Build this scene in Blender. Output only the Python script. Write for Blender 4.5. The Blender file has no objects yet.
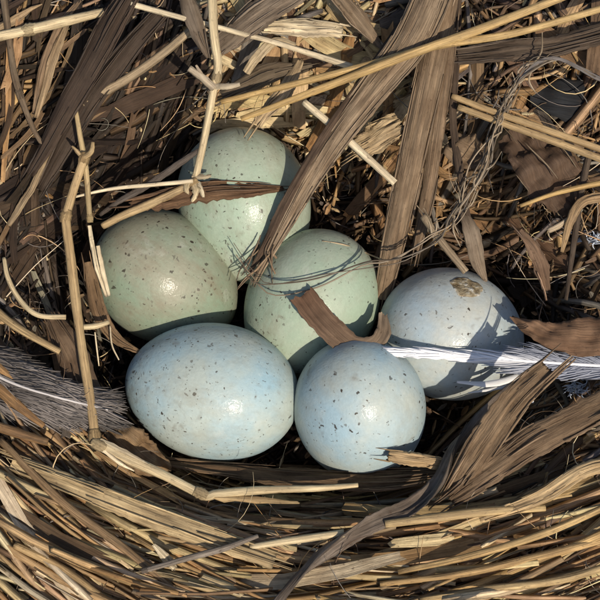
import bpy, math, random
import numpy as np
from mathutils import Vector, Matrix

R = math.radians
rng = random.Random(7)
sc = bpy.context.scene
COL = sc.collection

# ------------------------------------------------------------------ camera
TILT = R(13)
DIST = 11.0
TARGET = Vector((0, 0, 0.5))
cam_d = bpy.data.cameras.new('camera')
cam = bpy.data.objects.new('camera', cam_d)
COL.objects.link(cam)
cam.location = TARGET + Vector((0, -math.sin(TILT), math.cos(TILT))) * DIST
cam.rotation_euler = (TILT, 0, 0)
cam_d.sensor_width = 36
cam_d.lens = 36 * DIST / 6.0
cam_d.clip_start = 0.1
cam_d.clip_end = 500
sc.camera = cam
cam_d.dof.use_dof = True
cam_d.dof.focus_distance = DIST - 0.6
cam_d.dof.aperture_fstop = 4.0

# ------------------------------------------------------------------ light
SUN_DIR = Vector((0.32, -0.52, 0.80)).normalized()      # towards the sun: low in the picture, a little right
sun_el = math.asin(SUN_DIR.z)
sun_az = math.atan2(SUN_DIR.x, SUN_DIR.y)
world = bpy.data.worlds.new('World')
sc.world = world
world.use_nodes = True
wn = world.node_tree
bg = wn.nodes['Background']
sky = wn.nodes.new('ShaderNodeTexSky')
sky.sky_type = 'NISHITA'
sky.sun_disc = False
sky.sun_elevation = sun_el
sky.sun_rotation = sun_az
sky.air_density = 1.0
sky.dust_density = 2.0
sky.ozone_density = 1.0
wn.links.new(sky.outputs[0], bg.inputs[0])
bg.inputs[1].default_value = 0.105
sd = bpy.data.lights.new('sun', 'SUN')
sd.energy = 4.6
sd.angle = R(0.6)
sd.color = (1.0, 0.89, 0.74)
so = bpy.data.objects.new('sun', sd)
COL.objects.link(so)
so.rotation_euler = SUN_DIR.to_track_quat('Z', 'Y').to_euler()
so.location = SUN_DIR * 20
sc.view_settings.view_transform = 'Standard'
sc.view_settings.look = 'None'
sc.view_settings.gamma = 1
sc.view_settings.use_curve_mapping = False
sc.view_settings.exposure = 0.0
sc.cycles.max_bounces = 6
sc.cycles.diffuse_bounces = 4
sc.cycles.use_denoising = True

# ------------------------------------------------------------------ mapping photo pixels <-> places
CT, ST = math.cos(TILT), math.sin(TILT)


def P(u, v, z):
    x, y = (u - 300) / 100.0, (300 - v) / 100.0
    d = (x, CT * y + ST * DIST, ST * y - CT * DIST)
    c = cam.location
    s = (z - c.z) / d[2]
    return np.array((c.x + s * d[0], c.y + s * d[1], z))


CAMP = np.array(cam.location)


def project(p):
    q = np.asarray(p) - CAMP
    x = q[..., 0]
    y = CT * q[..., 1] + ST * q[..., 2]
    zc = ST * q[..., 1] - CT * q[..., 2]
    return 300 + 100 * DIST * x / zc, 300 - 100 * DIST * y / zc


def sstep(a, b, x):
    t = np.clip((x - a) / (b - a), 0, 1)
    return t * t * (3 - 2 * t)


NC = (0.08, -0.1)


def H(x, y):
    """Height of the packed nest: a cup with a steep near wall, a thick rim, falling away outside."""
    dx, dy = x - NC[0], y - NC[1]
    r = np.sqrt((dx / 2.45) ** 2 + (dy / np.where(dy < 0, 1.92, 2.2)) ** 2)
    z = 1.12 * sstep(0.80, 1.22, r) + 0.20 * sstep(1.2, 1.6, r) - 1.3 * sstep(1.9, 3.4, r)
    z = z - 0.5 * np.exp(-((x + 1.75) ** 2 + (y - 1.75) ** 2) / 0.55)
    z = z - 0.35 * np.exp(-((x + 2.1) ** 2 + (y - 0.1) ** 2) / 0.4)
    z = z - 0.35 * np.exp(-((x - 2.55) ** 2 + (y - 1.9) ** 2) / 0.2)
    return z + 0.03 * np.sin(7 * x + 3 * y) * np.sin(6 * y - 2 * x)


def Pg(u, v, lift=0.0):
    z = 1.0
    for _ in range(6):
        p = P(u, v, z)
        z = 0.5 * z + 0.5 * (float(H(p[0], p[1])) + lift)
    return P(u, v, z)


# ------------------------------------------------------------------ materials
def new_mat(name):
    m = bpy.data.materials.new(name)
    m.use_nodes = True
    nt = m.node_tree
    return m, nt, nt.nodes['Principled BSDF']


def N(nt, t, **kw):
    n = nt.nodes.new(t)
    for k, v in kw.items():
        setattr(n, k, v)
    return n


def mathn(nt, op, a, b=None, c=None):
    n = nt.nodes.new('ShaderNodeMath')
    n.operation = op
    for i, x in enumerate((a, b, c)):
        if x is None:
            continue
        if isinstance(x, (int, float)):
            n.inputs[i].default_value = x
        else:
            nt.links.new(x, n.inputs[i])
    return n.outputs[0]


def ramp(nt, fac, stops):
    n = nt.nodes.new('ShaderNodeValToRGB')
    e = n.color_ramp.elements
    while len(e) < len(stops):
        e.new(0.5)
    for el, (p, c) in zip(e, stops):
        el.position = p
        el.color = (c, c, c, 1) if isinstance(c, (int, float)) else (*c, 1)
    nt.links.new(fac, n.inputs[0])
    return n.outputs[0]


def mixc(nt, fac, a, b, mode='MIX'):
    n = nt.nodes.new('ShaderNodeMix')
    n.data_type = 'RGBA'
    n.blend_type = mode
    for sock, x in ((n.inputs[0], fac), (n.inputs[6], a), (n.inputs[7], b)):
        if isinstance(x, (int, float)):
            sock.default_value = x
        elif isinstance(x, tuple):
            sock.default_value = (*x, 1)
        else:
            nt.links.new(x, sock)
    return n.outputs[2]


def plant_mat(name, rough=0.62, spec=0.35, streak=1.0, blotch=1.0, bump=0.5):
    """Dry grass: grain runs along each piece ('grain' holds length and width coordinates), 'tint' its own colour."""
    m, nt, b = new_mat(name)
    L = nt.links
    tint = N(nt, 'ShaderNodeAttribute', attribute_name='tint')
    gr = N(nt, 'ShaderNodeAttribute', attribute_name='grain')

    def noise(scale, sx, sy, detail=4, rgh=0.6):
        mp = N(nt, 'ShaderNodeMapping')
        mp.inputs['Scale'].default_value = (sx, sy, sy)
        L.new(gr.outputs['Vector'], mp.inputs['Vector'])
        n = N(nt, 'ShaderNodeTexNoise')
        n.inputs['Scale'].default_value = scale
        n.inputs['Detail'].default_value = detail
        n.inputs['Roughness'].default_value = rgh
        L.new(mp.outputs[0], n.inputs['Vector'])
        return n.outputs['Fac']
    fine = noise(1.0, 2.4, 110, 5, 0.7)
    mid = noise(1.0, 1.8, 34, 4)
    spot = noise(1.0, 14, 26, 6, 0.7)
    blot = noise(1.0, 3.2, 6, 5)
    s1 = ramp(nt, fine, ((0.32, 1 - 0.55 * streak), (0.68, 1 + 0.38 * streak)))
    c = mixc(nt, 1.0, tint.outputs['Color'], s1, 'MULTIPLY')
    s2 = ramp(nt, mid, ((0.34, 1 - 0.5 * streak), (0.66, 1 + 0.22 * streak)))
    c = mixc(nt, 1.0, c, s2, 'MULTIPLY')
    s3 = ramp(nt, spot, ((0.57, 0.0), (0.70, 0.75 * blotch)))
    c = mixc(nt, s3, c, (0.055, 0.032, 0.018))
    s4 = ramp(nt, blot, ((0.40, (0.72, 0.66, 0.6)), (0.62, (1.12, 1.1, 1.06))))
    c = mixc(nt, 0.8 * blotch, c, s4, 'MULTIPLY')
    L.new(c, b.inputs['Base Color'])
    b.inputs['Roughness'].default_value = rough
    b.inputs['Specular IOR Level'].default_value = spec
    bp = N(nt, 'ShaderNodeBump')
    bp.inputs['Strength'].default_value = bump
    bp.inputs['Distance'].default_value = 0.016
    h = mathn(nt, 'ADD', fine, mathn(nt, 'MULTIPLY', mid, 1.2))
    L.new(h, bp.inputs['Height'])
    L.new(bp.outputs[0], b.inputs['Normal'])
    return m


M_STRAW = plant_mat('dry_straw')
M_BARK = plant_mat('dry_bark', rough=0.75, spec=0.25, streak=0.8, blotch=1.1, bump=0.8)
M_LEAF = plant_mat('dead_leaf', rough=0.7, spec=0.3, streak=0.6, blotch=1.2, bump=0.6)
M_STALK = plant_mat('smooth_stalk', rough=0.5, spec=0.4, streak=0.75, blotch=0.8, bump=0.5)
M_RIBBON = plant_mat('brown_ribbon', rough=0.75, spec=0.2, streak=0.6, blotch=0.8, bump=0.4)
M_FEATHER = plant_mat('feather_vane', rough=0.55, spec=0.4, streak=0.25, blotch=0.1, bump=0.25)
M_HAIR = plant_mat('fine_fibre', rough=0.45, spec=0.5, streak=0.2, blotch=0.2, bump=0.1)

m, nt, b = new_mat('nest_debris')
M_BED = m
tc = N(nt, 'ShaderNodeTexCoord')
n1 = N(nt, 'ShaderNodeTexNoise')
n1.inputs['Scale'].default_value = 9
n1.inputs['Detail'].default_value = 8
nt.links.new(tc.outputs['Object'], n1.inputs['Vector'])
nt.links.new(ramp(nt, n1.outputs['Fac'], ((0.35, (0.02, 0.013, 0.008)), (0.7, (0.10, 0.065, 0.037)))), b.inputs['Base Color'])
b.inputs['Roughness'].default_value = 0.9
bp = N(nt, 'ShaderNodeBump')
bp.inputs['Strength'].default_value = 1.0
bp.inputs['Distance'].default_value = 0.06
nt.links.new(n1.outputs['Fac'], bp.inputs['Height'])
nt.links.new(bp.outputs[0], b.inputs['Normal'])

m, nt, b = new_mat('soil')
M_SOIL = m
tc = N(nt, 'ShaderNodeTexCoord')
n1 = N(nt, 'ShaderNodeTexNoise')
n1.inputs['Scale'].default_value = 3
n1.inputs['Detail'].default_value = 8
nt.links.new(tc.outputs['Object'], n1.inputs['Vector'])
nt.links.new(ramp(nt, n1.outputs['Fac'], ((0.3, (0.05, 0.035, 0.025)), (0.7, (0.16, 0.12, 0.085)))), b.inputs['Base Color'])
b.inputs['Roughness'].default_value = 0.95


def egg_mat(name, base, mottle, seed, dens, grad, big, dirt):
    """Pale shell with brown-black specks; grad tilts the speck density along the long axis."""
    m, nt, b = new_mat(name)
    L = nt.links
    tc = N(nt, 'ShaderNodeTexCoord')
    mp = N(nt, 'ShaderNodeMapping')
    mp.inputs['Location'].default_value = (seed * 3.7, seed * 1.9, seed * 5.3)
    L.new(tc.outputs['Object'], mp.inputs['Vector'])
    vec = mp.outputs[0]

    def noise(scale, detail=3, rgh=0.55, v=None):
        n = N(nt, 'ShaderNodeTexNoise')
        n.inputs['Scale'].default_value = scale
        n.inputs['Detail'].default_value = detail
        n.inputs['Roughness'].default_value = rgh
        L.new(v or vec, n.inputs['Vector'])
        return n
    warp = noise(9, 3)
    wv = N(nt, 'ShaderNodeVectorMath', operation='MULTIPLY_ADD')
    L.new(warp.outputs['Color'], wv.inputs[0])
    wv.inputs[1].default_value = (0.13, 0.13, 0.13)
    L.new(vec, wv.inputs[2])
    sep = N(nt, 'ShaderNodeSeparateXYZ')
    L.new(tc.outputs['Object'], sep.inputs[0])
    clump = noise(2.3, 2).outputs['Fac']
    bias = mathn(nt, 'ADD', mathn(nt, 'MULTIPLY', sep.outputs['X'], grad), mathn(nt, 'MULTIPLY_ADD', clump, 2.6, -1.3))

    def specks(scale, thr, rmin, rmax, soft):
        vo = N(nt, 'ShaderNodeTexVoronoi')
        vo.inputs['Scale'].default_value = scale
        L.new(wv.outputs[0], vo.inputs['Vector'])
        sc_ = N(nt, 'ShaderNodeSeparateColor')
        L.new(vo.outputs['Color'], sc_.inputs[0])
        have = mathn(nt, 'GREATER_THAN', mathn(nt, 'ADD', sc_.outputs[0], bias), thr)
        rad = mathn(nt, 'MULTIPLY_ADD', mathn(nt, 'POWER', sc_.outputs[1], 2.5), rmax - rmin, rmin)
        d = mathn(nt, 'SUBTRACT', rad, vo.outputs['Distance'])
        d = mathn(nt, 'MULTIPLY', d, 1.0 / soft)
        d = mathn(nt, 'MAXIMUM', mathn(nt, 'MINIMUM', d, 1.0), 0.0)
        d = mathn(nt, 'MULTIPLY', d, mathn(nt, 'MULTIPLY_ADD', sc_.outputs[2], 0.3, 0.7))
        return mathn(nt, 'MULTIPLY', d, have)
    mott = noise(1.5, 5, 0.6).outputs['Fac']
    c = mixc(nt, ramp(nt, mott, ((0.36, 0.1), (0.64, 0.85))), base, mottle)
    fine = noise(26, 4, 0.7).outputs['Fac']
    c = mixc(nt, 1.0, c, ramp(nt, fine, ((0.3, 0.93), (0.7, 1.05))), 'MULTIPLY')
    pale = specks(5.0, 0.93 - dens, 0.12, 0.36, 0.20)
    c = mixc(nt, mathn(nt, 'MULTIPLY', pale, 0.22), c, (0.19, 0.19, 0.165))
    c = mixc(nt, mathn(nt, 'MULTIPLY', specks(11.0, 0.95 - dens, 0.15, 0.5, 0.35), 0.4), c, (0.13, 0.095, 0.06))
    c = mixc(nt, specks(8.5, 1.0 - dens, 0.07, 0.20 * big, 0.05), c, (0.03, 0.021, 0.014))
    c = mixc(nt, specks(15.0, 0.74 - dens, 0.09, 0.30, 0.06), c, (0.034, 0.025, 0.017))
    c = mixc(nt, mathn(nt, 'MULTIPLY', specks(28.0, 0.8 - dens, 0.10, 0.4, 0.1), 0.7), c, (0.08, 0.07, 0.055))
    # chalky scuffs, dust and faint dirt smears
    mp2 = N(nt, 'ShaderNodeMapping')
    mp2.inputs['Scale'].default_value = (1.0, 2.6, 1.4)
    mp2.inputs['Rotation'].default_value = (0.4 * seed, 0.7, 0.3 * seed)
    L.new(vec, mp2.inputs['Vector'])
    sm = noise(1.7, 7, 0.72, mp2.outputs[0]).outputs['Fac']
    c = mixc(nt, ramp(nt, sm, ((0.50, 0.0), (0.68, dirt))), c, (0.20, 0.165, 0.11))
    sm2 = noise(6.0, 7, 0.75, mp2.outputs[0]).outputs['Fac']
    c = mixc(nt, ramp(nt, sm2, ((0.55, 0.0), (0.75, 0.5 * dirt))), c, (0.16, 0.13, 0.09))
    sm3 = noise(4.0, 6, 0.7).outputs['Fac']
    c = mixc(nt, ramp(nt, sm3, ((0.58, 0.0), (0.72, 0.22))), c, (0.62, 0.63, 0.57))
    L.new(c, b.inputs['Base Color'])
    b.inputs['Roughness'].default_value = 0.5
    b.inputs['Specular IOR Level'].default_value = 0.3
    b.inputs['Subsurface Weight'].default_value = 0.05
    b.inputs['Subsurface Radius'].default_value = (0.05, 0.05, 0.04)
    b.inputs['Subsurface Scale'].default_value = 1.0
    b.inputs['Coat Weight'].default_value = 0.16
    b.inputs['Coat Roughness'].default_value = 0.12
    pores = noise(42, 3, 0.6).outputs['Fac']
    bp = N(nt, 'ShaderNodeBump')
    bp.inputs['Strength'].default_value = 0.22
    bp.inputs['Distance'].default_value = 0.012
    dents = noise(11, 3, 0.5).outputs['Fac']
    L.new(mathn(nt, 'MULTIPLY_ADD', dents, 1.6, pores), bp.inputs['Height'])
    L.new(bp.outputs[0], b.inputs['Normal'])
    L.new(bp.outputs[0], b.inputs['Coat Normal'])
    return m


# ------------------------------------------------------------------ object helpers
def mesh_obj(name, data, mat, parent=None, smooth=True):
    V, F, T, G = data
    me = bpy.data.meshes.new(name)
    me.from_pydata([tuple(v) for v in V] if not isinstance(V, np.ndarray) else V.tolist(), [], F)
    n = len(me.vertices)
    if T is not None:
        a = me.attributes.new('tint', 'FLOAT_COLOR', 'POINT')
        t = np.ones((n, 4), dtype=np.float32)
        t[:, :3] = T
        a.data.foreach_set('color', t.ravel())
        a = me.attributes.new('grain', 'FLOAT_VECTOR', 'POINT')
        a.data.foreach_set('vector', np.asarray(G, dtype=np.float32).ravel())
    if smooth:
        me.polygons.foreach_set('use_smooth', np.ones(len(me.polygons), dtype=bool))
    me.materials.append(mat)
    me.update()
    o = bpy.data.objects.new(name, me)
    COL.objects.link(o)
    if parent is not None:
        o.parent = parent
        o.matrix_parent_inverse = Matrix.Translation(-parent.location)
    return o


def tag(o, label, cat, group=None):
    o['label'] = label
    o['category'] = cat
    if group:
        o['group'] = group
    return o


def thing(name, label, cat, loc, group=None):
    o = bpy.data.objects.new(name, None)
    o.empty_display_size = 0.1
    COL.objects.link(o)
    o.location = Vector(loc)
    return tag(o, label, cat, group)


def merge(items):
    V, F, T, G, k = [], [], [], [], 0
    for v, f, t, g in items:
        V.append(v)
        F.extend([tuple(i + k for i in q) for q in f])
        T.append(t)
        G.append(g)
        k += len(v)
    return np.concatenate(V), F, np.concatenate(T), np.concatenate(G)


def catmull(pts, n):
    """n samples along a smooth curve through pts."""
    pts = np.asarray(pts, dtype=float)
    if len(pts) == 2:
        t = np.linspace(0, 1, n)[:, None]
        return pts[0] * (1 - t) + pts[1] * t
    p = np.vstack([2 * pts[0] - pts[1], pts, 2 * pts[-1] - pts[-2]])
    m = len(pts) - 1
    seg = np.linalg.norm(np.diff(pts[:, :3], axis=0), axis=1)
    cum = np.concatenate([[0], np.cumsum(seg)]) / seg.sum()
    out = []
    for s in np.linspace(0, 1, n):
        i = min(int(np.searchsorted(cum, s, 'right')) - 1, m - 1)
        t = (s - cum[i]) / max(cum[i + 1] - cum[i], 1e-9)
        a, b_, c, d = p[i], p[i + 1], p[i + 2], p[i + 3]
        out.append(0.5 * (2 * b_ + (c - a) * t + (2 * a - 5 * b_ + 4 * c - d) * t * t + (3 * b_ - a - 3 * c + d) * t ** 3))
    return np.array(out)


def frames(c, up, twist=None):
    t = np.gradient(c, axis=0)
    t /= np.linalg.norm(t, axis=1)[:, None] + 1e-12
    up = np.broadcast_to(np.asarray(up, dtype=float), c.shape)
    s = np.cross(t, up)
    s /= np.linalg.norm(s, axis=1)[:, None] + 1e-12
    n = np.cross(s, t)
    if twist is not None:
        ca, sa = np.cos(twist)[:, None], np.sin(twist)[:, None]
        s, n = s * ca + n * sa, n * ca - s * sa
    return t, s, n


def tintv(col, n, r=None, amt=0.0):
    return np.tile(np.asarray(col, dtype=float), (n, 1))


def blade(c, w, col, r, up=(0, 0, 1), across=5, cup=0.25, thick=0.012, ridge=0.03, jag=(0.0, 0.0), wob=0.06, twist=None, col2=None, crumple=0.0):
    """A closed, thin, ridged leaf strip along the samples c with half-widths w."""
    n = len(c)
    w = np.asarray(w, dtype=float)
    t, s, nn = frames(c, up, twist)
    xs = np.linspace(-1, 1, across)
    rd = np.array([r.uniform(-1, 1) for _ in xs]) * ridge
    offl = np.array([r.gauss(0, 1) for _ in range(n)]) * wob
    offr = np.array([r.gauss(0, 1) for _ in range(n)]) * wob
    rf = [(r.uniform(0.12, 0.45), r.uniform(0, 6.28)) for _ in xs]
    j0 = np.array([r.uniform(0, 1) for _ in xs]) * jag[0]
    j1 = np.array([r.uniform(0, 1) for _ in xs]) * jag[1]
    V, G, T = [], [], []
    L = np.concatenate([[0], np.cumsum(np.linalg.norm(np.diff(c, axis=0), axis=1))])
    gx, gy = r.uniform(0, 50), r.uniform(0, 50)
    col = np.asarray(col, dtype=float)
    for i in range(n):
        f = i / (n - 1)
        cc = col if col2 is None else col * (1 - f) + np.asarray(col2) * f
        for side in (0, 1):
            rg = range(across) if side == 0 else range(across - 1, -1, -1)
            for k in rg:
                x = xs[k]
                e = (offl[i] if x < 0 else offr[i]) * abs(x)
                half = w[i] * (1 + e)
                h = cup * w[i] * (1 - x * x) * 1.0 + rd[k] * min(1, w[i] * 14) * (0.35 + 0.9 * math.sin(i * rf[k][0] + rf[k][1]))
                if crumple:
                    h += crumple * (math.sin(2.3 * x + 0.55 * i + gx) + 0.6 * math.sin(4.1 * x - 0.9 * i + gy) + 0.5 * math.sin(1.7 * i + 3 * x))
                if side == 1:
                    h -= thick * (1 - 0.6 * x * x)
                p = c[i] + s[i] * x * half + nn[i] * h
                if i == 0:
                    p = p + t[i] * j0[k]
                if i == n - 1:
                    p = p - t[i] * j1[k]
                V.append(p)
                G.append((L[i] + gx, x * w[i] + gy, side * 0.3))
                T.append(cc)
    m = 2 * across
    F = []
    for i in range(n - 1):
        for k in range(m):
            a, b_ = i * m + k, i * m + (k + 1) % m
            F.append((a, b_, b_ + m, a + m))
    for base, rev in ((0, True), ((n - 1) * m, False)):
        for k in range(across - 1):
            q = (base + k, base + k + 1, base + m - 2 - k, base + m - 1 - k)
            F.append(q if rev else q[::-1])
    return np.array(V), F, np.array(T), np.array(G)


def tube(c, rad, col, r, sides=8, flat=1.0, up=(0, 0, 1), rough=0.03, col2=None):
    """A round stalk along c with radii rad (node swellings are in rad)."""
    n = len(c)
    t, s, nn = frames(c, up)
    rad = np.asarray(rad, dtype=float)
    L = np.concatenate([[0], np.cumsum(np.linalg.norm(np.diff(c, axis=0), axis=1))])
    gx, gy = r.uniform(0, 50), r.uniform(0, 50)
    lobes = [1 + r.uniform(-1, 1) * rough * 2 for _ in range(sides)]
    V, G, T = [], [], []
    col = np.asarray(col, dtype=float)
    for i in range(n):
        f = i / (n - 1)
        cc = col if col2 is None else col * (1 - f) + np.asarray(col2) * f
        for k in range(sides):
            a = 2 * math.pi * k / sides
            q = rad[i] * lobes[k] * (1 + r.uniform(-1, 1) * rough)
            V.append(c[i] + s[i] * math.cos(a) * q + nn[i] * math.sin(a) * q * flat)
            G.append((L[i] + gx, gy + rad[i] * 1.2 * math.cos(a), rad[i] * 1.2 * math.sin(a)))
            T.append(cc)
    F = []
    for i in range(n - 1):
        for k in range(sides):
            a, b_ = i * sides + k, i * sides + (k + 1) % sides
            F.append((a, b_, b_ + sides, a + sides))
    F.append(tuple(range(sides))[::-1])
    F.append(tuple((n - 1) * sides + k for k in range(sides)))
    return np.array(V), F, np.array(T), np.array(G)


def quick(c, w, col, r, cup=0.5, thick=0.35, up=(0, 0, 1), twist=0.0, jag=0.5):
    """A cheap closed piece, lens or gutter in section: 4 verts a ring."""
    n = len(c)
    t, s, nn = frames(c, up, np.linspace(0, twist, n))
    w = np.asarray(w)[:, None]
    L = np.concatenate([[0], np.cumsum(np.linalg.norm(np.diff(c, axis=0), axis=1))])
    gx, gy = r.uniform(0, 50), r.uniform(0, 50)
    V = np.empty((n, 4, 3))
    V[:, 0] = c - s * w
    V[:, 1] = c + nn * w * cup
    V[:, 2] = c + s * w
    V[:, 3] = c + nn * w * (cup - thick)
    for k in range(4):
        V[0, k] += t[0] * r.uniform(0, jag) * w[0]
        V[-1, k] -= t[-1] * r.uniform(0, jag) * w[-1]
    G = np.empty((n, 4, 3))
    G[:, :, 0] = L[:, None] + gx
    for k, x in enumerate((-1, 0, 1, 0.1)):
        G[:, k, 1] = gy + x * w[:, 0]
        G[:, k, 2] = 0.3 * (k == 3)
    F = []
    for i in range(n - 1):
        for k in range(4):
            a, b_ = i * 4 + k, i * 4 + (k + 1) % 4
            F.append((a, b_, b_ + 4, a + 4))
    F.append((3, 2, 1, 0))
    e = (n - 1) * 4
    F.append((e, e + 1, e + 2, e + 3))
    return V.reshape(-1, 3), F, tintv(col, n * 4), G.reshape(-1, 3)


# ------------------------------------------------------------------ colours (base colours of dry plant matter)
GOLD = ((0.51, 0.33, 0.157), (0.42, 0.255, 0.117), (0.55, 0.38, 0.205), (0.31, 0.184, 0.085), (0.48, 0.32, 0.175))
CREAM = ((0.64, 0.51, 0.30), (0.57, 0.44, 0.25), (0.68, 0.57, 0.37))
BROWN = ((0.18, 0.112, 0.06), (0.125, 0.078, 0.042), (0.22, 0.145, 0.082), (0.16, 0.105, 0.065))
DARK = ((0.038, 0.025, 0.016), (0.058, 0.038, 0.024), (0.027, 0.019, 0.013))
GREY = ((0.20, 0.175, 0.15), (0.15, 0.13, 0.11), (0.26, 0.235, 0.205))
PAL = dict(g=GOLD, c=CREAM, b=BROWN, d=DARK, y=GREY)


def pick(r, mix):
    """mix like 'gggcb': one letter a share."""
    c = np.array(r.choice(PAL[r.choice(mix)]))
    return c * r.uniform(0.75, 1.2) * np.array((1, r.uniform(0.95, 1.05), r.uniform(0.88, 1.1)))


# ------------------------------------------------------------------ ground and nest
def grid_mesh(x0, x1, y0, y1, nx, ny, fz):
    xs, ys = np.linspace(x0, x1, nx), np.linspace(y0, y1, ny)
    X, Y = np.meshgrid(xs, ys)
    Z = fz(X, Y)
    V = np.stack([X, Y, Z], -1).reshape(-1, 3)
    F = [(j * nx + i, j * nx + i + 1, (j + 1) * nx + i + 1, (j + 1) * nx + i) for j in range(ny - 1) for i in range(nx - 1)]
    return V, F


g = mesh_obj('ground', (*grid_mesh(-60, 60, -60, 60, 25, 25, lambda x, y: 0 * x - 0.6), None, None), M_SOIL)
g['kind'] = 'structure'

nest = thing('bird_nest', 'round cup nest of golden straw, dark leaf scraps and brown stalks around six eggs', 'bird nest', (0, 0, -0.6))
nr = np.random.RandomState(3)


def bedz(x, y):
    z = H(x, y) - 0.06
    z = z + 0.05 * np.sin(11 * x + 2.3 * y) * np.sin(9 * y - 4 * x) + nr.normal(0, 0.025, np.shape(x))
    return np.maximum(z, -0.62)


mesh_obj('nest_lining', (*grid_mesh(-5.6, 5.6, -5.6, 5.6, 150, 150, bedz), None, None), M_BED, nest)

# ------------------------------------------------------------------ eggs
EGGS = [
    # u, v, z of the middle; half length, half width; direction of the small end in the picture, its tilt; taper
    dict(u=246, v=207, z=0.70, a=0.80, b=0.655, ang=-72, pit=-18, k=0.10, base=(0.285, 0.375, 0.28), mot=(0.37, 0.4, 0.315), seed=1, dirt=0.45, dens=0.46, grad=0.35, big=1.15,
         label='pale green egg at the back of the nest, crossed by a dark brown bark flake'),
    dict(u=167, v=280, z=0.66, a=0.77, b=0.635, ang=-32, pit=-25, k=0.08, base=(0.205, 0.275, 0.195), mot=(0.275, 0.26, 0.19), seed=2, dirt=0.6, dens=0.36, grad=-0.25, big=1.0,
         label='dull grey-green egg beside the upright stalk, leftmost of the six'),
    dict(u=310, v=306, z=0.66, a=0.78, b=0.645, ang=-118, pit=-15, k=0.08, base=(0.29, 0.38, 0.285), mot=(0.38, 0.405, 0.325), seed=3, dirt=0.4, dens=0.28, grad=0.2, big=0.9,
         label='pale green egg in the middle of the clutch under the curled brown ribbon'),
    dict(u=212.5, v=391, z=0.92, a=0.825, b=0.645, ang=170, pit=2, k=0.05, base=(0.28, 0.43, 0.5), mot=(0.4, 0.44, 0.385), seed=4, dirt=0.28, dens=0.56, grad=0.45, big=0.85,  # base: shell blue deepened to stand in for skylight on its top
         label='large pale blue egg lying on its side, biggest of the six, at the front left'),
    dict(u=360, v=411, z=0.92, a=0.78, b=0.618, ang=-75, pit=-62, k=0.06, base=(0.29, 0.42, 0.49), mot=(0.41, 0.44, 0.385), seed=5, dirt=0.22, dens=0.30, grad=0.25, big=0.95,  # base mixes the shell's own blue with painted-in skylight
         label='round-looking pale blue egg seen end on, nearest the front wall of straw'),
    dict(u=452, v=335, z=0.76, a=0.75, b=0.635, ang=-12, pit=-30, k=0.05, base=(0.34, 0.44, 0.5), mot=(0.45, 0.44, 0.365), seed=6, dirt=0.3, dens=0.16, grad=-0.2, big=0.8,  # bluish base carries the sky's tint in the shell colour
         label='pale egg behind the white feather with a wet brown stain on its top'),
]


def egg_axes(e):
    a, p = R(e['ang']), R(e['pit'])
    x = Vector((math.cos(a) * math.cos(p), math.sin(a) * math.cos(p), math.sin(p)))
    y = Vector((0, 0, 1)).cross(x).normalized()
    return Matrix((x, y, x.cross(y))).transposed()


for e in EGGS:
    nu, nv = 72, 48
    V, F = [], []
    for j in range(1, nv):
        th = math.pi * j / nv
        x = -math.cos(th)
        rr = e['b'] * math.sin(th) * (1 - e['k'] * x - 0.03 * x * x)
        for i in range(nu):
            ph = 2 * math.pi * i / nu
            V.append((e['a'] * x, rr * math.cos(ph), rr * math.sin(ph)))
    V += [(-e['a'], 0, 0), (e['a'], 0, 0)]
    for j in range(nv - 2):
        for i in range(nu):
            F.append((j * nu + i, j * nu + (i + 1) % nu, (j + 1) * nu + (i + 1) % nu, (j + 1) * nu + i))
    for i in range(nu):
        F.append((len(V) - 2, (i + 1) % nu, i))
        F.append((len(V) - 1, (nv - 2) * nu + i, (nv - 2) * nu + (i + 1) % nu))
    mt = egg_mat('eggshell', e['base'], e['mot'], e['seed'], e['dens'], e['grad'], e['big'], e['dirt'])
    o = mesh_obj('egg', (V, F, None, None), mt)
    pc = P(e['u'], e['v'], e['z'])
    e['c'] = pc
    e['R'] = egg_axes(e)
    e['inv'] = np.array(e['R'].transposed())
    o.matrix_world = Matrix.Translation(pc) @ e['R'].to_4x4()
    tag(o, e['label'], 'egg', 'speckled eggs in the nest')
    e['o'] = o
    e['pix'] = project(pc)


def in_egg(p, s=1.0):
    """True where points lie inside any egg grown by s."""
    hit = np.zeros(len(p), bool)
    for e in EGGS:
        q = (p - e['c']) @ e['inv'].T
        hit |= ((q[:, 0] / e['a']) ** 2 + (q[:, 1] ** 2 + q[:, 2] ** 2) / e['b'] ** 2) < s * s
    return hit


def over_egg(p, s=1.0):
    """True where points would be seen in front of an egg from straight above the nest mouth."""
    hit = np.zeros(len(p), bool)
    v = CAMP - p
    v = v / np.linalg.norm(v, axis=1)[:, None]
    for e in EGGS:
        q = (p - e['c'])
        along = np.clip(-(q * v).sum(1), -1.0, 1.5)
        q = (q + v * along[:, None]) @ e['inv'].T
        hit |= ((q[:, 0] / e['a']) ** 2 + (q[:, 1] ** 2 + q[:, 2] ** 2) / e['b'] ** 2) < s * s
    return hit


def on_egg(k, u, v, lift=0.0):
    """The point of egg k's shell that shows at (u, v), raised by lift towards the eye."""
    e = EGGS[k]
    d = P(u, v, 0.0) - CAMP
    d = d / np.linalg.norm(d)
    q = e['inv'] @ (CAMP - e['c'])
    dd = e['inv'] @ d
    sc_ = np.array((1 / e['a'], 1 / e['b'], 1 / e['b']))
    q, dd = q * sc_, dd * sc_
    A, B, C = dd @ dd, 2 * q @ dd, q @ q - 1
    disc = max(B * B - 4 * A * C, 0)
    t = (-B - math.sqrt(disc)) / (2 * A)
    return CAMP + d * (t - lift)


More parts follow.
